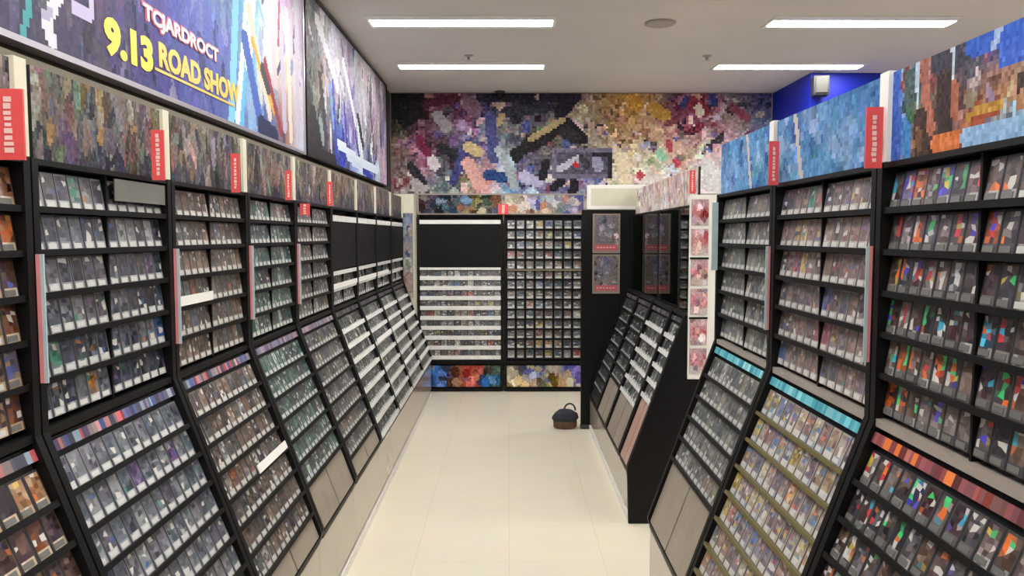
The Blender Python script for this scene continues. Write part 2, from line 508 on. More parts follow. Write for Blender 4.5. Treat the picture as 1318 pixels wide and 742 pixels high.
def make_rack(d, seed):
    run = d['run']
    side = -1 if run == 'poster' else 1
    a = d['a']
    y0, y1 = d['y']
    w = y1 - y0 - 0.006
    rz = R(90) if side < 0 else R(-90)
    root = thing('card_rack', d['label'], 'display rack', (side * a, (y0 + y1) / 2, 0), rz, RACK_GROUP[run])
    Mx = Matrix.Translation(root.location) @ Matrix.Rotation(rz, 4, 'Z')
    back = d.get('back', 0.15)
    ub = d.get('ub', 0.0)
    zp = d.get('zp', ZP)
    dx = (ZP - zp) * math.tan(SLOPE)
    iw = w - 0.044
    # in the rack's own frame the front looks towards -y
    for s in (-1, 1):
        b = MB()
        prof = [(back, zp), (-0.278 - dx, zp), (-0.288 - dx, zp + 0.04), (-0.022, 1.125), (-0.022 + ub, 1.131), (-0.022 + ub, TOP + 0.012), (back, TOP + 0.012)]
        x = s * (w / 2 - 0.011)
        b.prism_x(prof, x - 0.011, x + 0.011)
        b.build('side_panel', M['black'], root)
    bp = 0.045 + ub
    b = MB(); b.box(-iw / 2, iw / 2, bp, bp + 0.01, 0.36, TOP - 0.001); b.build('back_panel', M['inner'], root)
    b = MB(); b.box(-iw / 2, iw / 2, -0.02 + ub, back, TOP, TOP + 0.012); b.build('top_board', M['black'], root)
    b = MB(); b.prism_x([(0.0, 1.10), (-0.273 - dx, zp + 0.013), (-0.261 - dx, zp + 0.009), (0.012, 1.096)], -iw / 2, iw / 2); b.build('sloped_panel', M['inner'], root)
    b = MB(); b.prism_x([(back, 0.06), (-0.274 - dx, 0.06), (-0.274 - dx, zp - 0.001), (back, zp - 0.001)], -w / 2 - 0.002, w / 2 + 0.002)
    b.build('plinth', M['plinth'], root)
    b = MB(); b.box(-iw / 2, iw / 2, -0.282 - dx, 0.04, zp + 0.001, zp + 0.022); b.build('plinth_trim', M['black'], root)
    b = MB(); b.box(-w / 2 - 0.002, w / 2 + 0.002, -0.279 - dx, back, 0.002, 0.04); b.build('kick_strip', M['white'], root)
    b = MB(); b.box(-iw / 2, iw / 2, -0.018, 0.044 + ub, 1.112, 1.13); b.build('ledge', M[d.get('ledge', 'shelf')], root)
    sb = strip_mb(iw, STRIPS[d['strip']], seed)
    s = sb.build('label_strip', M['matteprint'], root, ink=True)
    if d['strip'] in ('multi', 'teal', 'red'):
        s['label'] = {'multi': 'strip of red, white and blue labels', 'teal': 'teal label strip', 'red': 'red and orange label strip'}[d['strip']]
    rail = d.get('rail', 'shelf')
    rows = d.get('urows', 6)
    ncol = d.get('ncol', 12)
    cwid = min(0.06, iw / ncol * 0.92)
    # upper shelves
    shelf_me = None
    for k in range(rows):
        zb = ZL + 0.012 + PITCH_U * k
        if k > 0:
            if shelf_me is None:
                rt = 0.016 if rail == 'white_rail' else 0.003
                b = MB(); b.prism_x([(0.044, -0.009), (-0.012, -0.009), (-0.012, -0.011), (-0.017, -0.011), (-0.017, rt), (-0.012, rt), (-0.012, -0.003), (0.044, -0.003)], -iw / 2, iw / 2)
                shelf_me = b.mesh('shelf', M[rail if rail != 'yellow_rail' else 'shelf'])
            sh = link('shelf', shelf_me, root); sh.location = (0, ub, zb)
        gap = 0.012
        half = (iw - gap) / 2
        for c in range(ncol):
            hcol = ncol // 2
            x = -iw / 2 + half * ((c % hcol) + 0.5) / hcol if c < hcol else gap / 2 + half * ((c - hcol) + 0.5) / hcol
            m = Mx @ Matrix.Translation((x, ub, zb + (0.001 if k == 0 else 0.0))) @ Matrix.Rotation(R(-9), 4, 'X')
            CARDS.append((m, d['pal'], d['phrase'], c if side < 0 else ncol - 1 - c, ORD[k] + ' row above ledge', cwid))
    if rows:
        b = MB(); b.box(-0.0035, 0.0035, -0.004 + ub, 0.044 + ub, 1.131, ZL + 0.008 + PITCH_U * rows if rows < 6 else TOP - 0.001); b.build('divider', M['shelf'], root)
    if 0 < rows < 6:                                   # a dark closed box above the lower rows
        zt = ZL + 0.012 + PITCH_U * rows
        b = MB(); b.prism_x([(0.044, zt - 0.006), (-0.012, zt - 0.006), (-0.012, zt - 0.012), (-0.018, zt - 0.012), (-0.018, zt + 0.012), (-0.012, zt + 0.012), (0.044, zt + 0.002)], -iw / 2, iw / 2)
        b.build('shelf', M['white_rail'], root)['label'] = 'white edged shelf'
        b = MB(); b.box(-iw / 2, iw / 2, -0.016, -0.008, zt + 0.02, TOP - 0.075); b.build('black_window', M['black'], root)
        b = MB(); b.box(-iw / 2, iw / 2, -0.02, -0.006, TOP - 0.07, TOP - 0.035); b.build('light_rail', M['white_rail'], root)['label'] = 'pale rail above the black window'
    # sloped shelves
    nlow = d['nlow']
    led = MB()
    rt = 0.016 if rail == 'white_rail' else (0.001 if rail == 'yellow_rail' else 0.004)
    led.prism_x([(0.0, -0.006), (-0.020, -0.006), (-0.020, -0.010), (-0.025, -0.010), (-0.025, rt), (-0.020, rt), (-0.020, 0.0), (0.0, 0.0)], -iw / 2, iw / 2)
    led_me = led.mesh('sloped_shelf', M[rail])
    for k in range(nlow):
        sd = 0.050 + 0.068 + PITCH_L * k - (0.022 if k == 0 else 0.0) + 0.0
        sd = 0.128 + (PITCH_L - 0.002) * k
        if sd > 0.785:
            break
        base = Matrix.Translation((0, -sd * SN, 1.10 - sd * CS)) @ Matrix.Rotation(-SLOPE, 4, 'X')
        sh = link('sloped_shelf', led_me, root)
        sh.matrix_basis = base
        for c in range(ncol):
            x = -iw / 2 + iw * (c + 0.5) / ncol
            m = Mx @ base @ Matrix.Translation((x, -0.006, 0.0008)) @ Matrix.Rotation(R(-2), 4, 'X')
            CARDS.append((m, d.get('pal2', d['pal']), d['phrase'], c if side < 0 else ncol - 1 - c, ORD[k] + ' row below ledge', cwid))
    # plain backing cards where the lowest rows stand empty
    s0 = 0.128 + (PITCH_L - 0.002) * (nlow - 1) + 0.016
    if s0 < 0.71:
        for q in (-1, 1):
            b = MB()
            b.box(-iw / 4 + 0.006, iw / 4 - 0.006, -0.012, -0.002, -(0.776 + (ZP - zp) / CS - s0), 0.0)
            o = b.build('backing_board', M[d.get('panel', 'beige_panel')], root)
            o.matrix_basis = Matrix.Translation((q * iw / 4, -s0 * SN, 1.10 - s0 * CS)) @ Matrix.Rotation(-SLOPE, 4, 'X')
    if d.get('glass'):
        b = MB(); b.box(-iw / 2, iw / 2, -0.024 + ub, -0.021 + ub, 1.135, TOP - 0.004)
        b.build('acrylic_pane', M['glass'], root)
    for kind, k, f0, f1 in d.get('white', ()):      # white strips standing in for lamp glints on a row of sleeves
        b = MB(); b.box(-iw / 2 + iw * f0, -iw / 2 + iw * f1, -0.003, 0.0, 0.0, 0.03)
        o = b.build('white_glint', M['white'], root)
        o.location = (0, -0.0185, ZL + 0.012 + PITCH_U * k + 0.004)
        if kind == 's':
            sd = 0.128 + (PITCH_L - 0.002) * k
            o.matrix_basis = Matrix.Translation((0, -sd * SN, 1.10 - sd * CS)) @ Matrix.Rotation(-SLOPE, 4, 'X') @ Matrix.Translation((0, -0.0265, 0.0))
        o['label'] = 'bright white strip as a lamp glint on the sleeves'
    if d.get('blank'):
        b = MB(); b.box(0.02, iw / 2 - 0.004, -0.016, -0.013, TOP - 0.062, TOP - 0.006)
        b.build('blank_board', M['grey'], root)['label'] = 'blank grey board over the top row'
    # print standing on top
    h = d['header']
    if h:
        hw, hz = w + 0.004, 0.195
        hp = thing('header_print', h['label'], 'poster', Mx @ Vector((0, -0.006 + d.get('hback', 0.0), TOP + 0.0135)), rz, h['group'])
        sheet(h['img'], hw - (0.05 if h.get('post') else 0.004), hz, 0.012).build('print', M['matteprint'], hp, ink=True).location.x = 0.0
        if h.get('post'):
            b = MB(); b.box(-0.02, 0.02, -0.012, 0.012, 0, hz + 0.004)
            e = b.build('end_strip', M[h['post']], hp); e.location.x = (hw / 2 - 0.022) * (-1 if d['strip'] == 'red' else 1)
            e.location.y = -0.004
    return root, Mx, w

def header_img(seed, kind):
    g = random.Random(seed)
    if kind == 'brown':
        pal = [(112, 98, 90), (100, 88, 82), (116, 100, 82), (92, 84, 86), (106, 92, 92), (86, 80, 88)]
        coarse = [[g.choice(pal) for _ in range(9)] for _ in range(3)] + [[mixc(g.choice(pal), (30, 34, 56), 0.6) for _ in range(9)]]
        return paint(84, 24, coarse, seed, 230, streak=0.8, sizes=(0.7, 2.2), amp=24, tp=0.22, tones=[(34, 40, 70), (40, 44, 60), (140, 106, 62), (136, 84, 86), (150, 142, 136), (36, 36, 44)])
    if kind == 'blue':
        pal = [(66, 120, 172), (84, 140, 190), (52, 104, 160), (110, 146, 190), (70, 130, 170)]
        coarse = [[g.choice(pal) for _ in range(6)] for _ in range(3)]
        img = paint(56, 16, coarse, seed, 90, sizes=(0.8, 2.6), amp=30, tones=[(130, 150, 190), (40, 80, 150), (150, 170, 200)])
        x = g.choice((12, 30))
        stroke(img, [(x, 0), (x + 5, 16)], 2.2, (188, 178, 172))
        return img
    if kind == 'collage':
        coarse = [[(52, 92, 190), (44, 84, 190), (70, 110, 200), (54, 70, 140), (60, 60, 78), (44, 50, 70), (58, 70, 80), (150, 170, 196)],
                  [(70, 100, 190), (150, 130, 120), (140, 112, 96), (150, 110, 100), (70, 60, 66), (150, 96, 86), (60, 92, 80), (90, 130, 190)],
                  [(150, 140, 130), (170, 140, 90), (150, 110, 60), (170, 120, 90), (120, 80, 70), (60, 44, 44), (120, 84, 70), (84, 120, 180)],
                  [(130, 170, 210), (150, 190, 215), (110, 160, 200), (130, 150, 180), (190, 110, 66), (70, 44, 40), (88, 62, 44), (130, 140, 170)]]
        coarse = [r[::-1] for r in coarse]
        img = paint(80, 22, coarse, seed, 150, sizes=(0.7, 2.4), amp=48, tones=[(210, 200, 170), (30, 28, 40), (150, 60, 60), (190, 140, 60), (200, 210, 230)])
        for c, wd, pts in (((60, 100, 190), 6, ((3, 2), (4, 20))), ((70, 130, 190), 5, ((9, 14), (10, 21))), ((60, 84, 84), 5, ((10, 3), (11, 10))), ((50, 96, 60), 3, ((11, 11), (12, 13))), ((176, 196, 214), 1.6, ((14, 0), (14.5, 12))),
                           ((150, 92, 80), 4, ((17, 0), (18, 9))), ((170, 104, 86), 3.4, ((18, 8), (21, 16))), ((64, 44, 38), 6, ((16, 14), (17, 21))), ((110, 78, 54), 3, ((15, 16), (16, 20))), ((56, 54, 70), 5, ((22, 2), (33, 2))),
                           ((190, 200, 214), 1.3, ((29, 0), (30, 9))), ((52, 36, 36), 6, ((26, 7), (27, 19))), ((160, 96, 74), 3, ((30, 8), (31, 15))), ((206, 116, 64), 3.6, ((23, 20), (32, 20))), ((44, 90, 190), 5, ((36, 1), (80, 1))),
                           ((150, 170, 210), 2, ((44, 3), (46, 0))), ((60, 100, 200), 5, ((48, 6), (56, 5))), ((176, 132, 50), 2.6, ((36, 16), (47, 15))), ((150, 70, 44), 1.6, ((38, 17), (46, 16.4))), ((140, 176, 214), 4, ((35, 20), (80, 20)))):
            stroke(img, pts, wd, c)
        gq = random.Random(4)
        return [[tuple(max(0, min(255, v + kk)) for v in c) for c, kk in zip(r, [gq.gauss(0, 10) for _ in r])] for r in img]
    pal = [(206, 196, 190), (190, 170, 168), (214, 210, 206), (176, 150, 156), (200, 184, 170)]
    coarse = [[g.choice(pal) for _ in range(6)] for _ in range(3)]
    return paint(50, 16, coarse, seed, 80, sizes=(0.8, 2.4), amp=36, tones=[(180, 90, 100), (90, 96, 130), (232, 230, 226), (170, 150, 110)])

W_ = 'black card rack below the film posters, '
LE = [0.965, 1.64, 2.315, 2.99, 3.665, 4.40, 5.14, 5.88, 6.62, 7.36]
left_specs = [
    ('umber', 8, 'multi', 'shelf', 6, 'cut by the picture edge, filled with brown cards', 'rack of brown cards'),
    ('grey', 8, 'multi', 'shelf', 6, 'filled top to bottom with grey cards', 'rack of grey cards'),
    ('taupe', 7, 'multi', 'shelf', 6, 'holding taupe cards over two beige boards', 'rack of taupe cards'),
    ('sage', 6, 'mauve', 'shelf', 6, 'holding grey-green cards over two tall boards', 'rack of grey-green cards'),
    ('shade', 7, 'mauve', 'shelf', 6, 'the last with six full upper rows', 'rack after the grey-green cards'),
    ('mono', 8, 'dark', 'white_rail', 2, 'the first with a black window', 'first rack with black window'),
    ('mono', 8, 'dark', 'white_rail', 2, 'second with a black window', 'second rack with black window'),
    ('mono', 8, 'dark', 'white_rail', 2, 'third with a black window', 'third rack with black window'),
    ('mono', 8, 'dark', 'white_rail', 2, 'with a black window, beside the cream pillar', 'rack beside cream pillar')]
hl = ['above the brown cards, cut by the picture edge', 'above the rack of grey cards', 'above the rack of taupe cards', 'above the rack of grey-green cards', 'two racks past the taupe cards',
      'above the first black window', 'above the second black window', 'above the third black window', 'next to the cream pillar']
for i, s in enumerate(left_specs):
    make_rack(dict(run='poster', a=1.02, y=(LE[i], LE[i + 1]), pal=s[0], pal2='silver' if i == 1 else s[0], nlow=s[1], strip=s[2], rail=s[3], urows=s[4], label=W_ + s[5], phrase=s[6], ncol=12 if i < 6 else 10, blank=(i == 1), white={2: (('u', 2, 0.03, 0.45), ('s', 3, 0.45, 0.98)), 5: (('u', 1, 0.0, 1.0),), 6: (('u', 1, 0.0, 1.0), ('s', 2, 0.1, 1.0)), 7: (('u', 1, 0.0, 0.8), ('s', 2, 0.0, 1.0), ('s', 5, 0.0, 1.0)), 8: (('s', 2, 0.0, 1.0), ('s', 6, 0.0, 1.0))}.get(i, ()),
                   header=dict(label='brown and navy header print ' + hl[i], group='brown header prints', img=header_img(100 + i, 'brown'), post='cream')), 10 + i)

RE = [3.15, 2.48, 1.78, 1.05]
make_rack(dict(run='blue', a=0.86, y=(RE[1], RE[0]), pal='haze', nlow=5, strip='teal', ledge='greige', label='black card rack beside the white banner, tall beige boards at its foot', phrase='rack beside white banner', back=0.32,
               header=dict(label='blue header print on the rack beside the white banner', group='blue header prints', img=header_img(200, 'blue'), post='white')), 30)
make_rack(dict(run='blue', a=0.86, y=(RE[2], RE[1]), pal='rose', pal2='pastel', nlow=8, strip='teal', rail='yellow_rail', ledge='greige', label='black card rack with pale cards, yellow rails and teal label strip', phrase='rack with yellow rails', back=0.32, ncol=12,
               header=dict(label='blue header print above the rack with yellow rails', group='blue header prints', img=header_img(201, 'blue'))), 31)
make_rack(dict(run='blue', a=0.86, y=(RE[3], RE[2]), pal='foil', nlow=8, strip='red', ledge='greige', label='black card rack with dark foil cards and a red label strip', phrase='rack with red strip', back=0.32, ncol=14,
               header=dict(label='colourful collage header print above the rack of foil cards', group=None, img=header_img(202, 'collage'), post='white')), 32)
ME = [6.11, 5.55, 5.02, 4.42, 4.095]
b = MB(); prof = [(0.32, 0.002), (-0.308, 0.002), (-0.318, 0.305), (-0.024, 1.125), (0.016, 1.131), (0.016, TOP + 0.012), (0.32, TOP + 0.012)]
b.prism_x(prof, -0.009, 0.009)
mlab = ['rack against the black partition', 'rack between partition and dark pane', 'rack with dark pane', 'short rack behind white banner']
for i in range(4):
    make_rack(dict(run='glass', a=0.95, zp=0.265, y=(ME[i + 1], ME[i]), pal=('dim', 'dim', 'mono', 'mono')[i], nlow=(8, 6, 6, 5)[i], strip='dark', rail=('shelf', 'shelf', 'white_rail', 'white_rail')[i],
                   panel=('beige_panel', 'beige_panel', 'beige_panel', 'pink_panel')[i], glass=True, ub=0.04, urows=(6, 6, 0, 6)[i],
                   label=('black card rack against the black partition', 'black card rack between the partition rack and the dark mirroring pane', 'black card rack with a dark pane mirroring the framed sheets', 'short black card rack behind the white banner, pink boards at its foot')[i],
                   phrase=mlab[i], back=0.32, ncol=(8, 8, 8, 4)[i], hback=0.055,
                   header=dict(label='pale pink and white header print ' + ('next to the white board', 'second from the white board', 'third from the white board', 'beside the top of the white banner')[i], group='pale header prints', img=header_img(300 + i, 'pale'))), 40 + i)

o = b.build('end_panel', M['black'], None)
o.matrix_basis = Matrix.Translation((0.95, 4.0865, 0)) @ Matrix.Rotation(R(-90), 4, 'Z')
tag(o, 'tall black end panel of the glazed rack run carrying the white banner', 'panel')

# racks on the back wall
def flat_rack(x0, x1, label, phrase, pal, rows, ncol, rail, window, seed, foot):
    w = x1 - x0 - 0.006
    root = thing('card_rack', label, 'display rack', ((x0 + x1) / 2, 7.65, 0), 0, 'upright card racks on the back wall')
    Mx = Matrix.Translation(root.location)
    iw = w - 0.044
    for s in (-1, 1):
        b = MB(); x = s * (w / 2 - 0.011); b.box(x - 0.011, x + 0.011, -0.022, 0.24, 0.002, 1.752); b.build('side_panel', M['black'], root)
    b = MB(); b.box(-iw / 2, iw / 2, 0.045, 0.055, 0.03, 1.74); b.build('back_panel', M['inner'], root)
    b = MB(); b.box(-iw / 2, iw / 2, -0.02, 0.24, 1.74, 1.752); b.build('top_board', M['black'], root)
    b = MB(); b.box(-iw / 2, iw / 2, -0.03, 0.044, 0.002, 0.035); b.build('kick_board', M['black'], root)
    b = MB(); b.box(-iw / 2, iw / 2, -0.026, 0.044, 0.275, 0.31); b.build('foot_rail', M['black'], root)
    p = sheet(foot, iw - 0.01, 0.215, 0.01).build('foot_print', M['print'], root, ink=True); p.location = (0, -0.008, 0.045)
    p['label'] = 'colour print along the foot of the rack'
    b = MB(); b.prism_x([(0.044, -0.009), (-0.014, -0.009), (-0.014, -0.014), (-0.02, -0.014), (-0.02, 0.026 if rail == 'white_rail' else 0.0), (-0.014, 0.026 if rail == 'white_rail' else 0.0), (-0.014, -0.003), (0.044, -0.003)], -iw / 2, iw / 2)
    me = b.mesh('shelf', M[rail])
    z = 0.335
    for k in range(rows):
        link('shelf', me, root).location.z = z
        for c in range(ncol):
            x = -iw / 2 + iw * (c + 0.5) / ncol
            m = Mx @ Matrix.Translation((x, 0.006, z)) @ Matrix.Rotation(R(-9), 4, 'X')
            CARDS.append((m, pal, phrase, c, ORD[min(k, 11)] + ' row from the foot', min(0.072, iw / ncol * 0.92)))
        z += 0.0985
    if window:
        b = MB(); b.box(-iw / 2, iw / 2, -0.018, -0.008, z + 0.02, 1.655); b.build('black_window', M['black'], root)
        b = MB(); b.box(-iw / 2, iw / 2, -0.022, 0.0, z - 0.012, z + 0.012); b.build('light_rail', M['white_rail'], root)
        b = MB(); b.box(-iw / 2, iw / 2, -0.022, -0.006, 1.66, 1.70); b.build('light_rail', M['white_rail'], root)
    else:
        for c in range(1, ncol):
            b = MB(); x = -iw / 2 + iw * c / ncol; b.box(x - 0.004, x + 0.004, -0.012, -0.007, 0.312, 1.738); b.build('upright_bar', M['shelf'], root)
        b = MB(); b.box(-iw / 2, iw / 2, -0.027, -0.0205, 1.2, 1.218); b.build('mid_rail', M['walltrim'], root)
    return root
foot_a = paint(60, 14, [[(80, 96, 110), (40, 90, 170), (40, 70, 130), (120, 84, 60), (180, 76, 60), (170, 70, 60), (90, 80, 70), (70, 96, 80)]] * 2, 5, 70, tones=[(40, 120, 210), (200, 70, 60), (30, 30, 40), (190, 130, 80)])
foot_b = paint(60, 14, [[(150, 140, 120), (60, 60, 70), (64, 84, 150), (60, 76, 140), (170, 160, 140), (160, 150, 130), (70, 80, 150), (80, 86, 150)], [(176, 160, 120), (190, 160, 110), (190, 150, 110), (200, 190, 170), (200, 170, 110), (190, 150, 110), (200, 170, 120), (170, 160, 150)]], 6, 60, tones=[(210, 190, 120), (60, 70, 150), (220, 210, 190)])
flat_rack(-0.900, -0.055, 'upright card rack with a black window and white rails', 'rack with white rails', 'mixed', 9, 12, 'white_rail', True, 50, foot_a)
flat_rack(-0.050, 0.745, 'upright card rack with small cards in a full grid', 'rack with card grid', 'mixed', 14, 8, 'shelf', False, 51, foot_b)
bh = [paint(56, 14, [[(70, 44, 54), (50, 60, 80), (60, 84, 104), (120, 90, 70), (150, 160, 110), (70, 80, 96)], [(60, 40, 44), (40, 50, 60), (70, 80, 90), (130, 90, 70), (140, 140, 100), (80, 90, 110)]], 7, 80, tones=[(40, 80, 120), (160, 100, 60), (30, 30, 36)]),
      paint(56, 14, [[(200, 190, 170), (190, 170, 160), (90, 90, 120), (120, 120, 150), (160, 160, 160), (70, 80, 140)], [(190, 200, 190), (170, 160, 150), (180, 150, 120), (190, 170, 140), (180, 170, 160), (100, 96, 130)]], 8, 80, tones=[(60, 70, 150), (210, 200, 190), (190, 130, 100)])]
for (x0, x1), im, lb in (((-0.900, -0.055), bh[0], 'dark header print above the back rack with white rails'), ((-0.050, 0.745), bh[1], 'pale header print above the back rack with card grid')):
    o = thing('header_print', lb, 'poster', ((x0 + x1) / 2, 7.655, 1.7535), 0, 'header prints on the back racks')
    sheet(im, x1 - x0 - 0.012, 0.2, 0.012).build('print', M['matteprint'], o, ink=True)
    frame_bars(x1 - x0 - 0.02, 0.19, 0.02, 0.01, 0.005).build('frame', M['greige'], o)

# ---------------------------------------------------------------- place the cards: the 300 that show largest one by one, the rest as one mass
scored = []
g = random.Random(77)
built = []
for idx, (m, pal, phrase, c, row, wid) in enumerate(CARDS):
    b, hue = card_mb(g, pal, wid)
    q = m @ Vector((0, -CT, CH / 2))
    n = (m.to_3x3() @ Vector((0, -1, 0))).normalized()
    e = (EYE - q)
    pr = project(q)
    ar = 0.0
    if pr and -2 < pr[0] < 1320 and -2 < pr[1] < 744:
        ar = max(0.0, n.dot(e.normalized())) / e.length_squared
    built.append((b, hue))
    scored.append((ar, idx))
scored.sort(reverse=True)
ones = [i for a, i in scored[:300] if a > 0]
one_set = set(ones)
st_me = sticker_mb().mesh('price_sticker', M['sticker'])
st_dark = sticker_mb().mesh('price_sticker', M['grey'])
for idx in ones:
    m, pal, phrase, c, row, wid = CARDS[idx]
    b, hue = built[idx]
    o = link('trading_card', b.mesh('trading_card', M['card'], True))
    o.matrix_basis = m
    tag(o, f'{hue} card, {ORD[c]} from near post, {row}, {phrase}', 'trading card', 'cards on the ' + phrase)
    st = link('price_sticker', st_dark if pal in ('foil', 'umber') else st_me, o)
mass = MB()
sm = sticker_mb()
for idx, (m, pal, phrase, c, row, wid) in enumerate(CARDS):
    if idx in one_set:
        continue
    mass.add(built[idx][0], m)
    mass.add(sm, m)
mo = mass.build('trading_cards', M['card'], None, ink=True)
tag(mo, 'rows of small sleeved trading cards filling the farther racks', 'trading cards')
mo['kind'] = 'stuff'

# ---------------------------------------------------------------- film posters on the wall
def film_poster(y0, y1, z0, z1, img, label, m_frame, k=0.92):
    w, h = y1 - y0, z1 - z0
    o = thing('film_poster', label, 'poster', (-1.165, (y0 + y1) / 2, z0), R(90), 'film posters under the ceiling')
    sheet(img, w - 0.02, h - 0.02, 0.03, k=k).build('print', M['print'], o, ink=True).location.z = 0.01
    frame_bars(w - 0.018, h - 0.018, 0.045, 0.016, 0.009).build('frame', M[m_frame], o)
    return o
GY, PU, BL = (86, 82, 96), (78, 70, 120), (84, 100, 180)
p1 = paint(250, 76, [
    [(70, 66, 130), (96, 84, 110), (90, 86, 104), (106, 100, 150), (86, 84, 120), (96, 110, 180), (120, 140, 190), (140, 150, 180), (120, 200, 240), (220, 220, 230), (150, 130, 190), (190, 170, 190)],
    [(80, 70, 150), (94, 84, 120), (88, 86, 100), (92, 88, 120), (84, 76, 130), (90, 100, 180), (100, 120, 190), (130, 150, 190), (110, 190, 236), (236, 226, 216), (226, 200, 190), (190, 180, 200)],
    [(84, 76, 160), (86, 80, 110), (86, 82, 100), (86, 80, 104), (84, 74, 120), (84, 90, 170), (96, 110, 190), (110, 130, 200), (120, 190, 230), (220, 220, 226), (220, 200, 170), (214, 200, 210)],
    [(80, 70, 140), (82, 76, 104), (82, 76, 100), (80, 70, 104), (70, 64, 120), (76, 74, 150), (84, 90, 160), (90, 110, 180), (150, 190, 230), (80, 110, 190), (150, 100, 80), (200, 200, 220)]],
    21, 420, streak=1.0, sizes=(0.8, 2.6), amp=16, jit=12, tones=[(120, 130, 190), (60, 56, 96), (150, 150, 170)])
YA, YBp = 1.30, 4.43
PW, PH = 250, 76
px = lambda y: (y - YA) / (YBp - YA) * PW
pz = lambda z: (2.955 - z) / 0.955 * PH
def ink(c, wid, *pts):
    stroke(p1, [(px(y), pz(z)) for y, z in pts], wid, c)
ink((84, 170, 176), 2.0, (1.95, 2.50), (1.915, 2.15), (1.905, 2.10), (1.87, 2.0))
ink((236, 234, 244), 3.4, (2.03, 2.16), (2.00, 2.115), (1.97, 2.065), (1.995, 2.025))
ink((190, 184, 214), 2.2, (1.965, 2.085), (1.99, 2.10))
ink((206, 196, 232), 2.4, (2.10, 2.145), (2.19, 2.147), (2.185, 2.21))
ink((190, 186, 214), 2.0, (2.00, 2.16), (2.09, 2.20), (2.16, 2.30))
ink((210, 120, 110), 2.4, (1.87, 2.16), (1.885, 2.20))
for y0, z0, y1, z1, c, wd in ((3.42, 2.95, 3.27, 2.01, (140, 214, 250), 6), (3.56, 2.95, 3.38, 2.01, (104, 196, 246), 6), (3.50, 2.60, 3.34, 2.02, (232, 244, 252), 4.5), (3.66, 2.95, 3.50, 2.3, (246, 240, 230), 7),
                              (3.52, 2.55, 3.80, 2.12, (236, 214, 196), 5), (3.56, 2.42, 3.86, 2.15, (226, 170, 70), 3), (3.46, 2.40, 3.66, 2.04, (70, 104, 190), 7), (3.74, 2.36, 3.98, 2.06, (150, 52, 66), 4),
                              (3.80, 2.95, 3.90, 2.30, (206, 188, 196), 6), (3.98, 2.95, 4.05, 2.1, (190, 180, 208), 6), (4.02, 2.95, 3.96, 2.5, (160, 80, 96), 2.5), (4.12, 2.7, 4.16, 2.05, (234, 214, 200), 5), (4.30, 2.9, 4.30, 2.1, (196, 190, 206), 6)):
    ink(c, wd, (y0, z0), (y1, z1))
ink((34, 40, 80), 8, (3.66, 2.05), (3.88, 2.02))
ink((58, 60, 70), 5, (3.70, 2.32), (3.78, 2.24))
fp = film_poster(YA, YBp, 2.0, 2.955, p1, 'large purple and blue film poster with yellow date lettering', 'silver')
yc = (YA + YBp) / 2
def on_poster(txt, y0, y1, z0, z1, bold, m, name='lettering', off=0.0):
    o = letters(txt, y1 - y0, z1 - z0, 0.002, bold, m, fp, name)
    o.location = (y0 - yc, -0.0155 - off, z0 - 2.0)
    return o
on_poster('9.13', 2.253, 2.556, 2.066, 2.178, 0.055, M['yellow'])['label'] = 'yellow date lettering'
on_poster('ROAD SHOW', 2.60, 3.365, 2.102, 2.186, 0.045, M['ochre'])['label'] = 'ochre lettering'
b = MB(); b.box(2.57 - yc, 3.30 - yc, -0.0172, -0.0155, 2.086 - 2.0, 2.095 - 2.0); b.build('underline', M['ochre'], fp)
on_poster('TCJARDROCT', 2.486, 3.135, 2.210, 2.286, 0.075, M['redink'], 'lettering_outline')
on_poster('TCJARDROCT', 2.496, 3.125, 2.216, 2.280, 0.03, M['pinkink'], off=0.002)['label'] = 'pale pink lettering with a crimson outline'

p2 = paint(110, 40, [
    [(96, 92, 94), (170, 170, 174), (150, 146, 150), (160, 150, 168), (190, 186, 190), (170, 160, 164), (120, 110, 120), (90, 84, 90)],
    [(120, 120, 122), (190, 190, 194), (160, 158, 164), (196, 186, 220), (206, 204, 216), (180, 176, 180), (150, 130, 150), (130, 110, 130)],
    [(96, 94, 96), (150, 150, 152), (150, 152, 160), (150, 140, 190), (200, 196, 214), (110, 104, 110), (170, 150, 160), (190, 180, 190)],
    [(56, 54, 60), (110, 116, 120), (90, 120, 190), (120, 100, 170), (210, 206, 220), (90, 90, 104), (150, 130, 150), (190, 170, 190)],
    [(50, 48, 54), (60, 58, 64), (54, 70, 170), (130, 150, 206), (200, 216, 234), (80, 100, 180), (200, 214, 230), (196, 170, 196)]],
    22, 160, streak=1.0, sizes=(0.7, 2.2), amp=34, tones=[(60, 60, 160), (230, 226, 236), (60, 56, 62)])
q2 = lambda y: (y - 4.46) / 2.94 * 110
r2 = lambda z: (2.955 - z) / 0.955 * 40
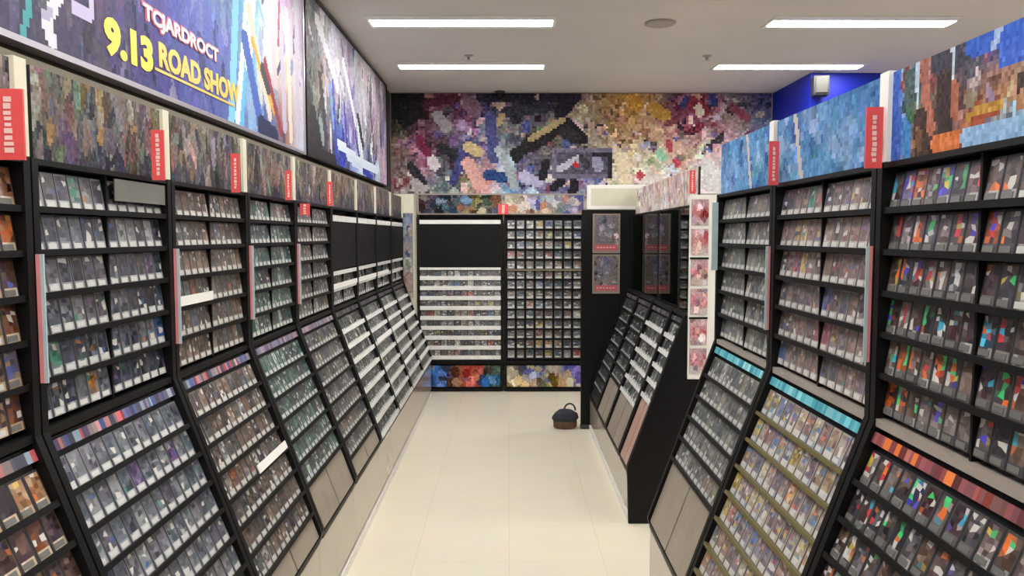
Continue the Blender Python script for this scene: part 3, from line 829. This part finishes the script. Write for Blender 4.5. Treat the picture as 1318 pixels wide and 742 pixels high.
for c, wd, pts in (((44, 42, 48), 9, ((4.62, 2.25), (4.75, 2.08))), ((40, 38, 44), 6, ((4.5, 2.05), (5.2, 2.03))), ((150, 160, 164), 5, ((4.80, 2.24), (4.86, 2.12))), ((56, 70, 190), 3, ((5.15, 2.55), (5.25, 2.02))), ((110, 160, 230), 3, ((5.08, 2.50), (5.15, 2.25))),
                   ((224, 222, 234), 6, ((4.75, 2.85), (5.3, 2.55))), ((232, 228, 240), 5, ((5.5, 2.75), (5.9, 2.4))), ((80, 70, 150), 4, ((5.5, 2.45), (5.6, 2.1))), ((60, 58, 66), 5, ((6.0, 2.45), (6.2, 2.25))), ((90, 80, 160), 4, ((5.9, 2.3), (6.1, 2.05))),
                   ((216, 226, 240), 5, ((5.3, 2.16), (6.2, 2.10), (6.9, 2.12))), ((206, 220, 238), 4, ((5.6, 2.10), (6.3, 2.04))), ((52, 64, 170), 4, ((6.2, 2.05), (6.6, 2.02))), ((200, 150, 190), 4, ((7.1, 2.3), (7.15, 2.03))), ((90, 60, 70), 3, ((6.6, 2.5), (6.7, 2.25)))):
    stroke(p2, [(q2(y), r2(z)) for y, z in pts], wd * 0.6, c)
film_poster(4.46, 7.40, 2.0, 2.955, p2, 'large grey and white film poster next to the mural', 'black')

# mural of mixed prints along the back wall
MC = [
    [(14, 12, 18), (50, 22, 40), (86, 32, 58), (100, 64, 88), (36, 32, 52), (36, 38, 54), (64, 58, 68), (32, 28, 46), (116, 102, 90), (132, 112, 96), (150, 116, 76), (168, 128, 62), (140, 114, 88), (84, 50, 76), (124, 46, 62), (118, 84, 96), (104, 96, 104), (60, 60, 96)],
    [(16, 14, 20), (84, 44, 60), (118, 108, 116), (108, 74, 96), (86, 86, 114), (128, 108, 96), (76, 78, 96), (108, 104, 102), (148, 134, 116), (132, 122, 112), (152, 122, 92), (168, 132, 88), (164, 132, 112), (130, 54, 68), (112, 58, 74), (148, 112, 122), (150, 126, 116), (96, 96, 130)],
    [(112, 96, 86), (98, 46, 70), (62, 56, 64), (92, 82, 114), (72, 78, 122), (108, 114, 122), (58, 56, 62), (96, 86, 76), (48, 44, 50), (148, 140, 126), (170, 152, 128), (184, 166, 136), (190, 168, 142), (190, 156, 142), (182, 150, 140), (176, 142, 146), (160, 140, 150), (120, 140, 170)],
    [(112, 96, 92), (140, 90, 116), (70, 66, 74), (72, 72, 114), (160, 124, 124), (148, 160, 176), (92, 88, 110), (84, 84, 100), (110, 106, 128), (100, 96, 112), (198, 188, 162), (204, 190, 164), (182, 196, 176), (190, 162, 150), (196, 178, 172), (200, 184, 180), (170, 170, 180), (110, 140, 180)],
    [(130, 112, 112), (156, 150, 152), (80, 96, 100), (140, 134, 120), (200, 150, 146), (110, 150, 184), (140, 136, 170), (110, 100, 130), (96, 92, 130), (156, 150, 170), (202, 194, 180), (206, 190, 178), (210, 206, 204), (196, 190, 188), (206, 202, 198), (204, 196, 194), (190, 184, 186), (140, 160, 190)]]
mural = paint(170, 46, MC, 31, 1000, sizes=(0.7, 2.6), amp=34, disp=0.5, tones=[(20, 18, 28), (24, 22, 34), (216, 212, 206), (120, 40, 60), (70, 80, 150), (200, 170, 140), (210, 176, 170)])
mx = lambda x: (x - 500) / 495 * 170
mz = lambda y: (y - 122) / 128 * 46
def mk(c, wid, *pts):
    stroke(mural, [(mx(x), mz(y)) for x, y in pts], wid, c)
gm = random.Random(9)
for c, wd, pts in (((14, 13, 18), 10, ((508, 128), (520, 150))), ((18, 16, 22), 6, ((530, 150), (536, 126))), ((70, 24, 44), 4, ((545, 135), (585, 128))), ((112, 84, 100), 7, ((603, 134), (608, 142))),
                   ((26, 24, 40), 5, ((618, 126), (680, 128))), ((24, 20, 38), 6, ((700, 126), (738, 126), (720, 146))), ((40, 40, 54), 5, ((650, 145), (700, 140))), ((112, 30, 66), 3, ((535, 180), (548, 200))),
                   ((196, 186, 192), 5, ((553, 208), (556, 214))), ((30, 28, 34), 4, ((565, 190), (580, 200))), ((34, 32, 40), 4, ((525, 215), (540, 235))), ((160, 152, 156), 4, ((530, 235), (540, 244))),
                   ((140, 136, 140), 5, ((560, 150), (572, 165))), ((66, 70, 118), 5, ((628, 150), (634, 205))), ((58, 60, 112), 4, ((600, 185), (580, 235))), ((180, 160, 118), 5, ((601, 190), (612, 196))),
                   ((198, 150, 142), 6, ((600, 212), (614, 238))), ((30, 60, 110), 5, ((626, 226), (650, 230))), ((150, 160, 166), 4, ((640, 195), (652, 215), (660, 240))), ((160, 140, 108), 3, ((640, 160), (644, 150))),
                   ((30, 28, 32), 4, ((663, 205), (680, 180))), ((170, 166, 196), 5, ((672, 228), (690, 236))), ((26, 24, 34), 4, ((697, 228), (702, 210))), ((26, 24, 36), 4, ((712, 242), (722, 234))), ((24, 22, 32), 4, ((738, 244), (738, 236))),
                   ((24, 22, 26), 5, ((662, 198), (690, 186), (728, 160), (750, 180))), ((160, 142, 106), 3, ((682, 180), (722, 156))), ((38, 34, 40), 6, ((728, 170), (738, 178))),
                   ((180, 132, 56), 5, ((815, 130), (822, 138))), ((168, 130, 60), 6, ((840, 140), (856, 150))), ((120, 36, 52), 6, ((890, 132), (905, 144))), ((40, 52, 104), 3, ((880, 136), (884, 128))), ((40, 52, 104), 3, ((918, 126), (922, 134))),
                   ((120, 60, 74), 4, ((945, 140), (962, 152))), ((196, 180, 170), 4, ((900, 140), (902, 146))), ((116, 62, 74), 3, ((860, 160), (876, 154))), ((140, 190, 160), 4, ((850, 198), (854, 204))), ((164, 70, 84), 3, ((862, 185), (864, 192))),
                   ((176, 70, 84), 3, ((870, 208), (874, 212))), ((170, 66, 80), 4, ((825, 226), (828, 230))), ((214, 200, 172), 6, ((800, 205), (806, 235))), ((208, 200, 192), 6, ((835, 235), (900, 238))), ((206, 204, 200), 7, ((915, 215), (925, 240)))):
    mk(c, wd, *pts)
rect(mural, int(mx(712)), int(mx(790)), int(mz(194)), int(mz(232)), (104, 100, 120))
rect(mural, int(mx(718)), int(mx(787)), int(mz(198)), int(mz(226)), (78, 76, 92))
mk((172, 172, 188), 3.0, (720, 218), (738, 208), (744, 204))
mk((60, 56, 66), 3.0, (748, 204), (756, 214))
mk((170, 30, 40), 2.2, (740, 212), (742, 213))
mk((140, 140, 166), 4.5, (768, 204), (770, 216))
mk((30, 28, 38), 2.2, (764, 199), (786, 199), (786, 228))
mural = [[tuple(max(0, min(255, v + kk)) for v in c) for c, kk in zip(r, [gm.gauss(0, 9) for _ in r])] for r in mural]
o = thing('mural_print', 'wide crowded collage print across the back wall', 'poster', ((-1.19 + 2.65) / 2, 7.93, 1.972), 0)
sheet(mural, 3.83, 1.0, 0.02, k=1.12).build('print', M['matteprint'], o, ink=True)
b = MB(); b.box(-1.915, 1.915, -0.022, 0.012, -0.03, -0.001); b.build('frame_rail', M['greige'], o)

# prints on the corner pillar
pp = paint(18, 40, [[(96, 112, 132), (110, 120, 140)], [(120, 130, 140), (90, 100, 120)], [(170, 130, 130), (150, 140, 140)], [(90, 100, 120), (130, 140, 140)], [(160, 126, 124), (150, 130, 128)], [(170, 130, 124), (160, 140, 130)]], 41, 60, sizes=(0.8, 2.4), tones=[(200, 200, 190), (60, 70, 110)])
o = thing('pillar_print', 'grey-blue tall print hanging on the cream corner pillar', 'poster', (-1.05, 7.412, 0.96), 0)
sheet(pp, 0.275, 0.80, 0.008).build('print', M['matteprint'], o, ink=True)
frame_bars(0.272, 0.796, 0.012, 0.006, 0.002).build('frame', M['greige'], o)

# ---------------------------------------------------------------- black partition with its two framed sheets and the white board
o = thing('black_partition', 'tall black partition standing at the far end of the glazed racks', 'partition', (0.80, 6.155, 0))
b = MB(); b.box(-0.225, 0.30, -0.015, 0.015, 0.03, 1.75); bevel(b.build('board', M['black'], o), 0.003)
b = MB(); b.prism_x([(-0.03, 0.0), (0.03, 0.0), (0.03, 0.02), (0.016, 0.032), (-0.016, 0.032), (-0.03, 0.02)], -0.228, 0.30); b.build('base', M['darkgrey'], o)
def small_sheet(seed):
    im = paint(24, 34, [[(120, 112, 116), (104, 104, 128), (120, 112, 112)], [(112, 108, 122), (126, 128, 140), (116, 106, 104)], [(124, 112, 108), (120, 116, 112), (116, 112, 106)]], seed, 40, sizes=(0.8, 3.0), tones=[(84, 90, 136), (160, 164, 168), (150, 100, 110)])
    rect(im, 1, 23, 27, 32, (196, 100, 108))
    for k in range(3, 21, 3):
        rect(im, k, k + 2, 29, 30, (226, 180, 180))
    rect(im, 0, 24, 32, 34, (150, 128, 124))
    return im
for z, sd, lb in ((1.415, 51, 'upper framed grey sheet with pink band on the black partition'), (1.095, 52, 'lower framed grey sheet with pink band on the black partition')):
    o = thing('framed_sheet', lb, 'poster', (0.768, 6.131, z), 0, 'framed sheets on the black partition')
    sheet(small_sheet(sd), 0.20, 0.295, 0.008).build('print', M['matteprint'], o, ink=True)
    frame_bars(0.203, 0.298, 0.014, 0.012, 0).build('frame', M['beige_panel'], o)
o = thing('white_board', 'blank white header board on top of the black partition', 'sign board', (0.845, 6.150, 1.752))
b = MB(); b.box(-0.23, 0.25, -0.02, 0.02, 0, 0.192); bevel(b.build('board', M['white'], o), 0.006)
b = MB(); b.box(-0.20, 0.20, -0.0225, -0.0202, 0.03, 0.165); b.build('insert', M['cream'], o)

# white banner with six picture cards on the end of the glazed racks
o = thing('banner_board', 'tall white banner with six pink pictures on the rack end', 'sign board', (1.018, 4.066, 0.79))
b = MB(); b.box(-0.075, 0.078, -0.008, 0.008, 0, 0.97); bevel(b.build('board', M['white'], o), 0.003)
gp = random.Random(5)
for k in range(6):
    zz = 0.03 + k * 0.153 + (k // 2) * 0.008
    im = paint(14, 16, [[(196, 160, 166), (186, 150, 160)], [(190, 110, 120), (176, 100, 104)], [(190, 170, 170), (196, 180, 180)]], 60 + k, 14, sizes=(1, 3), tones=[(170, 70, 80), (210, 200, 205), (120, 110, 140)])
    p = sheet(im, 0.088, 0.135, 0.004).build('picture', M['matteprint'], o, ink=True); p.location = (-0.022, -0.0105, zz)
    if k in (1, 3):
        b = MB(); b.box(-0.072, 0.026, -0.011, -0.0082, zz + 0.1375, zz + 0.1475); b.build('black_bar', M['black'], o)

# ---------------------------------------------------------------- red price signs and side boards along the racks
def red_sign(x, y, z, w, h, label):
    x = -0.988 + w / 2 if x < -0.9 else (0.834 - w / 2 if 0.8 < x < 0.9 else x)
    o = thing('price_sign', label, 'sign', (x, y, z), R(6) if x < 0 else R(-6), 'red price signs on the racks')
    b = MB(); b.box(-w / 2, w / 2, -0.003, 0.003, 0, h); b.build('board', M['red'], o)
    b = MB()
    q = random.Random(int(abs(y) * 100))
    zc = h * 0.10
    while zc < h * 0.88:
        hh = q.uniform(0.006, 0.011)
        b.box(-w * 0.16 * q.uniform(0.6, 1), w * 0.16 * q.uniform(0.5, 1), -0.0042, -0.0031, zc, zc + hh)
        zc += hh + q.uniform(0.002, 0.005)
    b.build('lettering', M['red_print'], o)
    b = MB(); b.box(-0.006, 0.006, 0.0031, 0.03, h * 0.4, h * 0.6); b.build('clip', M['darkgrey'], o)
    return o
red_sign(-0.995, 1.515, 1.695, 0.055, 0.135, 'large red sign at the picture edge above the brown cards')
red_sign(-0.995, 2.175, 1.702, 0.034, 0.138, 'red sign between the headers above the grey and taupe cards')
red_sign(-0.992, 2.79, 1.702, 0.030, 0.138, 'red sign between the headers above the taupe and grey-green cards')
red_sign(-0.995, 3.46, 1.705, 0.028, 0.13, 'red sign beyond the header above the grey-green cards')
red_sign(-0.995, 4.25, 1.71, 0.03, 0.13, 'thin red sign before the first black window')
red_sign(-0.985, 3.70, 1.645, 0.045, 0.055, 'small square red sign below the headers')
red_sign(0.835, 1.752, 1.700, 0.036, 0.135, 'large red sign where blue and collage headers meet')
red_sign(0.835, 2.42, 1.705, 0.030, 0.135, 'red sign between the two blue headers')
red_sign(0.95, 4.045, 1.765, 0.03, 0.12, 'thin red sign above the white banner')
red_sign(-0.055, 7.58, 1.752, 0.10, 0.10, 'red square sign between the two back rack headers')
def side_board(x, y, z, h, label):
    o = thing('side_board', label, 'sign', (x, y, z), 0, 'narrow side boards on the rack posts')
    s = 1 if x < 0 else -1
    b = MB(); b.box(-0.008, 0.008, -0.002, 0.002, 0, h); b.build('board', M['paleblue'], o)
    b = MB(); b.box(min(-0.008 * s, 0.001 * s), max(-0.008 * s, 0.001 * s), -0.0032, -0.0021, 0, h); b.build('stripe', M['pinkedge'], o)['label'] = 'pink stripe'
side_board(-0.990, 1.645, 1.235, 0.275, 'pink and pale blue upright board before the grey cards')
side_board(-0.990, 2.320, 1.225, 0.285, 'pink and pale blue upright board before the taupe cards')
side_board(-0.990, 2.995, 1.225, 0.285, 'pink and pale blue upright board before the grey-green cards')
side_board(-0.990, 3.670, 1.225, 0.285, 'pink and pale blue upright board past the grey-green cards')
side_board(0.832, 1.790, 1.255, 0.27, 'pink and pale blue upright board beside the foil cards')
side_board(0.832, 2.490, 1.245, 0.27, 'pink upright board beside the rack with beige boards')

o = thing('side_board', 'pale grey upright strip on the rack beside the white banner', 'sign', (0.822, 3.105, 1.41), 0, 'narrow side boards on the rack posts')
b = MB(); b.box(-0.012, 0.012, -0.002, 0.002, 0, 0.27); b.build('board', M['paleblue'], o)
b = MB(); b.box(-0.004, 0.004, 0.0021, 0.03, 0.12, 0.15); b.build('clip', M['darkgrey'], o)

# ---------------------------------------------------------------- ceiling fittings
LG = 'strip lights on the ceiling'
def light(x, y, label):
    o = thing('ceiling_light', label, 'ceiling light', (x, y, CZ), 0, LG)
    for sy in (-1, 1):
        b = MB(); b.prism_x([(sy * 0.079, -0.002), (sy * 0.079, -0.012), (sy * 0.150, -0.008), (sy * 0.150, -0.002)], -0.625, 0.625)
        b.build('side_reflector', M['white'], o)
    for x0 in (-0.625, 0.607):
        b = MB(); b.box(x0, x0 + 0.018, -0.078, 0.078, -0.013, -0.002); b.build('end_cap', M['white'], o)
    b = MB(); b.prism_x([(-0.078, -0.004), (-0.078, -0.011), (-0.05, -0.015), (0.05, -0.015), (0.078, -0.011), (0.078, -0.004)], -0.606, 0.606); b.build('diffuser', M['lamp'], o)
ly = [6.68, 5.32, 3.96, 2.60, 1.24, -0.12, -1.48]
names = {6.68: 'row close to the mural', 5.32: 'row close to the camera'}
for i, y in enumerate(ly):
    for x, nm in ((-0.315, 'over the aisle'), (2.36, 'over the blue headers')):
        lab = (f'lit white strip light {nm}, ' + ('next to the mural' if i == 0 else 'one row out from the mural')) if i < 2 else f'lit strip light {nm}, {ORD[i]} row out from the mural wall'
        light(x, y, lab)
o = thing('ceiling_speaker', 'round flat grey speaker set in the ceiling', 'speaker', (1.02, 5.34, CZ))
b = MB(); b.lathe([(0.105, -0.001), (0.105, -0.008), (0.09, -0.014), (0.084, -0.014)], 32); b.build('rim', M['greige'], o)
b = MB(); b.lathe([(0.082, -0.002), (0.082, -0.012), (0.03, -0.013)], 32); b.build('grille', M['grey'], o)
o = thing('air_vent', 'dark slatted air vent in the ceiling', 'air vent', (1.05, 4.48, CZ))
frame_bars(0.53, 0.53, 0.02, 0.035).build('frame', M['greige'], o).matrix_basis = Matrix.Translation((0, -0.265, -0.0115)) @ Matrix.Rotation(R(-90), 4, 'X')
b = MB(); b.box(-0.25, 0.25, -0.25, 0.25, -0.006, -0.001); b.build('recess', M['black'], o)
for k in range(9):
    yy = -0.22 + k * 0.055
    b = MB(); b.prism_x([(yy, -0.018), (yy + 0.025, -0.008), (yy + 0.027, -0.010), (yy + 0.002, -0.020)], -0.247, 0.247); b.build('slat', M['darkgrey'], o)
for x, y, lb in ((-0.32, 6.30, 'small sprinkler head in the ceiling over the aisle'), (1.58, 6.30, 'small sprinkler head in the ceiling over the racks')):
    o = thing('sprinkler', lb, 'sprinkler', (x, y, CZ), 0, 'sprinkler heads')
    b = MB(); b.lathe([(0.035, -0.001), (0.035, -0.006), (0.012, -0.012), (0.010, -0.03)], 20); b.build('collar', M['greige'], o)
    b = MB(); b.lathe([(0.018, -0.036), (0.018, -0.0395)], 16); b.lathe([(0.004, -0.0305), (0.004, -0.0358)], 8); b.build('deflector', M['silver'], o)
o = thing('security_camera', 'small black dome camera on the ceiling before the mural', 'camera', (-0.09, 7.84, CZ))
b = MB(); b.lathe([(0.05, -0.001), (0.05, -0.02), (0.045, -0.024)], 24); b.build('collar', M['darkgrey'], o)
b = MB(); b.lathe([(0.043, -0.0245), (0.042, -0.045), (0.03, -0.064), (0.012, -0.072)], 24); b.build('dome', M['black'], o)
o = thing('wall_speaker', 'grey box speaker mounted on the blue pillar', 'speaker', (2.72, 6.93, 2.76), R(-8))
b = MB(); b.box(-0.065, 0.065, -0.13, -0.012, 0.0, 0.17); bevel(b.build('body', M['darkgrey'], o), 0.008)
b = MB(); b.box(-0.05, 0.05, -0.138, -0.1305, 0.02, 0.155); bevel(b.build('grille', M['spk'], o), 0.003)
b = MB(); b.box(-0.02, 0.02, -0.0118, 0.004, 0.05, 0.12); b.build('bracket', M['black'], o)

# small bag on the floor by the partition
def lump(prof, seg, seed, sx, sy, wob=0.12):
    q = random.Random(seed)
    b = MB()
    n, k = 0, len(prof)
    ph = [q.uniform(0, 6.28) for _ in range(4)]
    for a in range(seg):
        t = 2 * PI * a / seg
        for r, z in prof:
            wv = 1 + wob * (math.sin(2 * t + ph[0] + z * 20) * 0.5 + math.sin(3 * t + ph[1] - z * 30) * 0.5)
            b.v.append((r * wv * math.cos(t) * sx, r * wv * math.sin(t) * sy, z))
    for a in range(seg):
        c = (a + 1) % seg
        for i in range(k - 1):
            b.f.append((a * k + i, c * k + i, c * k + i + 1, a * k + i + 1)); b.c.append((0, 0, 0))
    b.f.append(tuple(a * k for a in range(seg))[::-1]); b.c.append((0, 0, 0))
    b.f.append(tuple(a * k + k - 1 for a in range(seg))); b.c.append((0, 0, 0))
    return b
o = thing('bag', 'small dark bag with a brown base on the floor by the partition', 'bag', (0.455, 6.18, 0.0))
lump([(0.075, 0.001), (0.092, 0.01), (0.094, 0.05), (0.088, 0.058)], 28, 1, 1.0, 0.8, 0.05).build('base', M['bagbrown'], o)
lump([(0.088, 0.059), (0.10, 0.085), (0.085, 0.12), (0.05, 0.145), (0.03, 0.15)], 28, 2, 1.0, 0.8, 0.16).build('body', M['bag'], o)
b = MB()
prev = None
for k in range(11):
    t = PI * k / 10
    c = Vector((0.045 * math.cos(t) + 0.035, 0.0, 0.14 + 0.055 * math.sin(t)))
    ring = [(c.x + 0.007 * math.cos(u) * math.cos(t), c.y + 0.007 * math.sin(u), c.z + 0.007 * math.cos(u) * math.sin(t)) for u in [2 * PI * i / 8 for i in range(8)]]
    n = len(b.v); b.v += ring
    if prev is not None:
        for i in range(8):
            j = (i + 1) % 8
            b.f.append((prev + i, prev + j, n + j, n + i)); b.c.append((0, 0, 0))
    prev = n
b.build('handle', M['bag'], o)

# ---------------------------------------------------------------- world and view
wd = bpy.data.worlds.new('world')
SC.world = wd
wd.use_nodes = True
wd.node_tree.nodes['Background'].inputs['Color'].default_value = (0.9, 0.92, 1.0, 1)
wd.node_tree.nodes['Background'].inputs['Strength'].default_value = 0.3
SC.view_settings.view_transform = 'Standard'
SC.view_settings.look = 'None'
SC.view_settings.exposure = 0.0
SC.view_settings.gamma = 1.0
SC.view_settings.use_curve_mapping = False
SC.render.film_transparent = False
SC.cycles.use_denoising = True
SC.cycles.max_bounces = 8
SC.cycles.diffuse_bounces = 5
SC.cycles.sample_clamp_indirect = 6.0
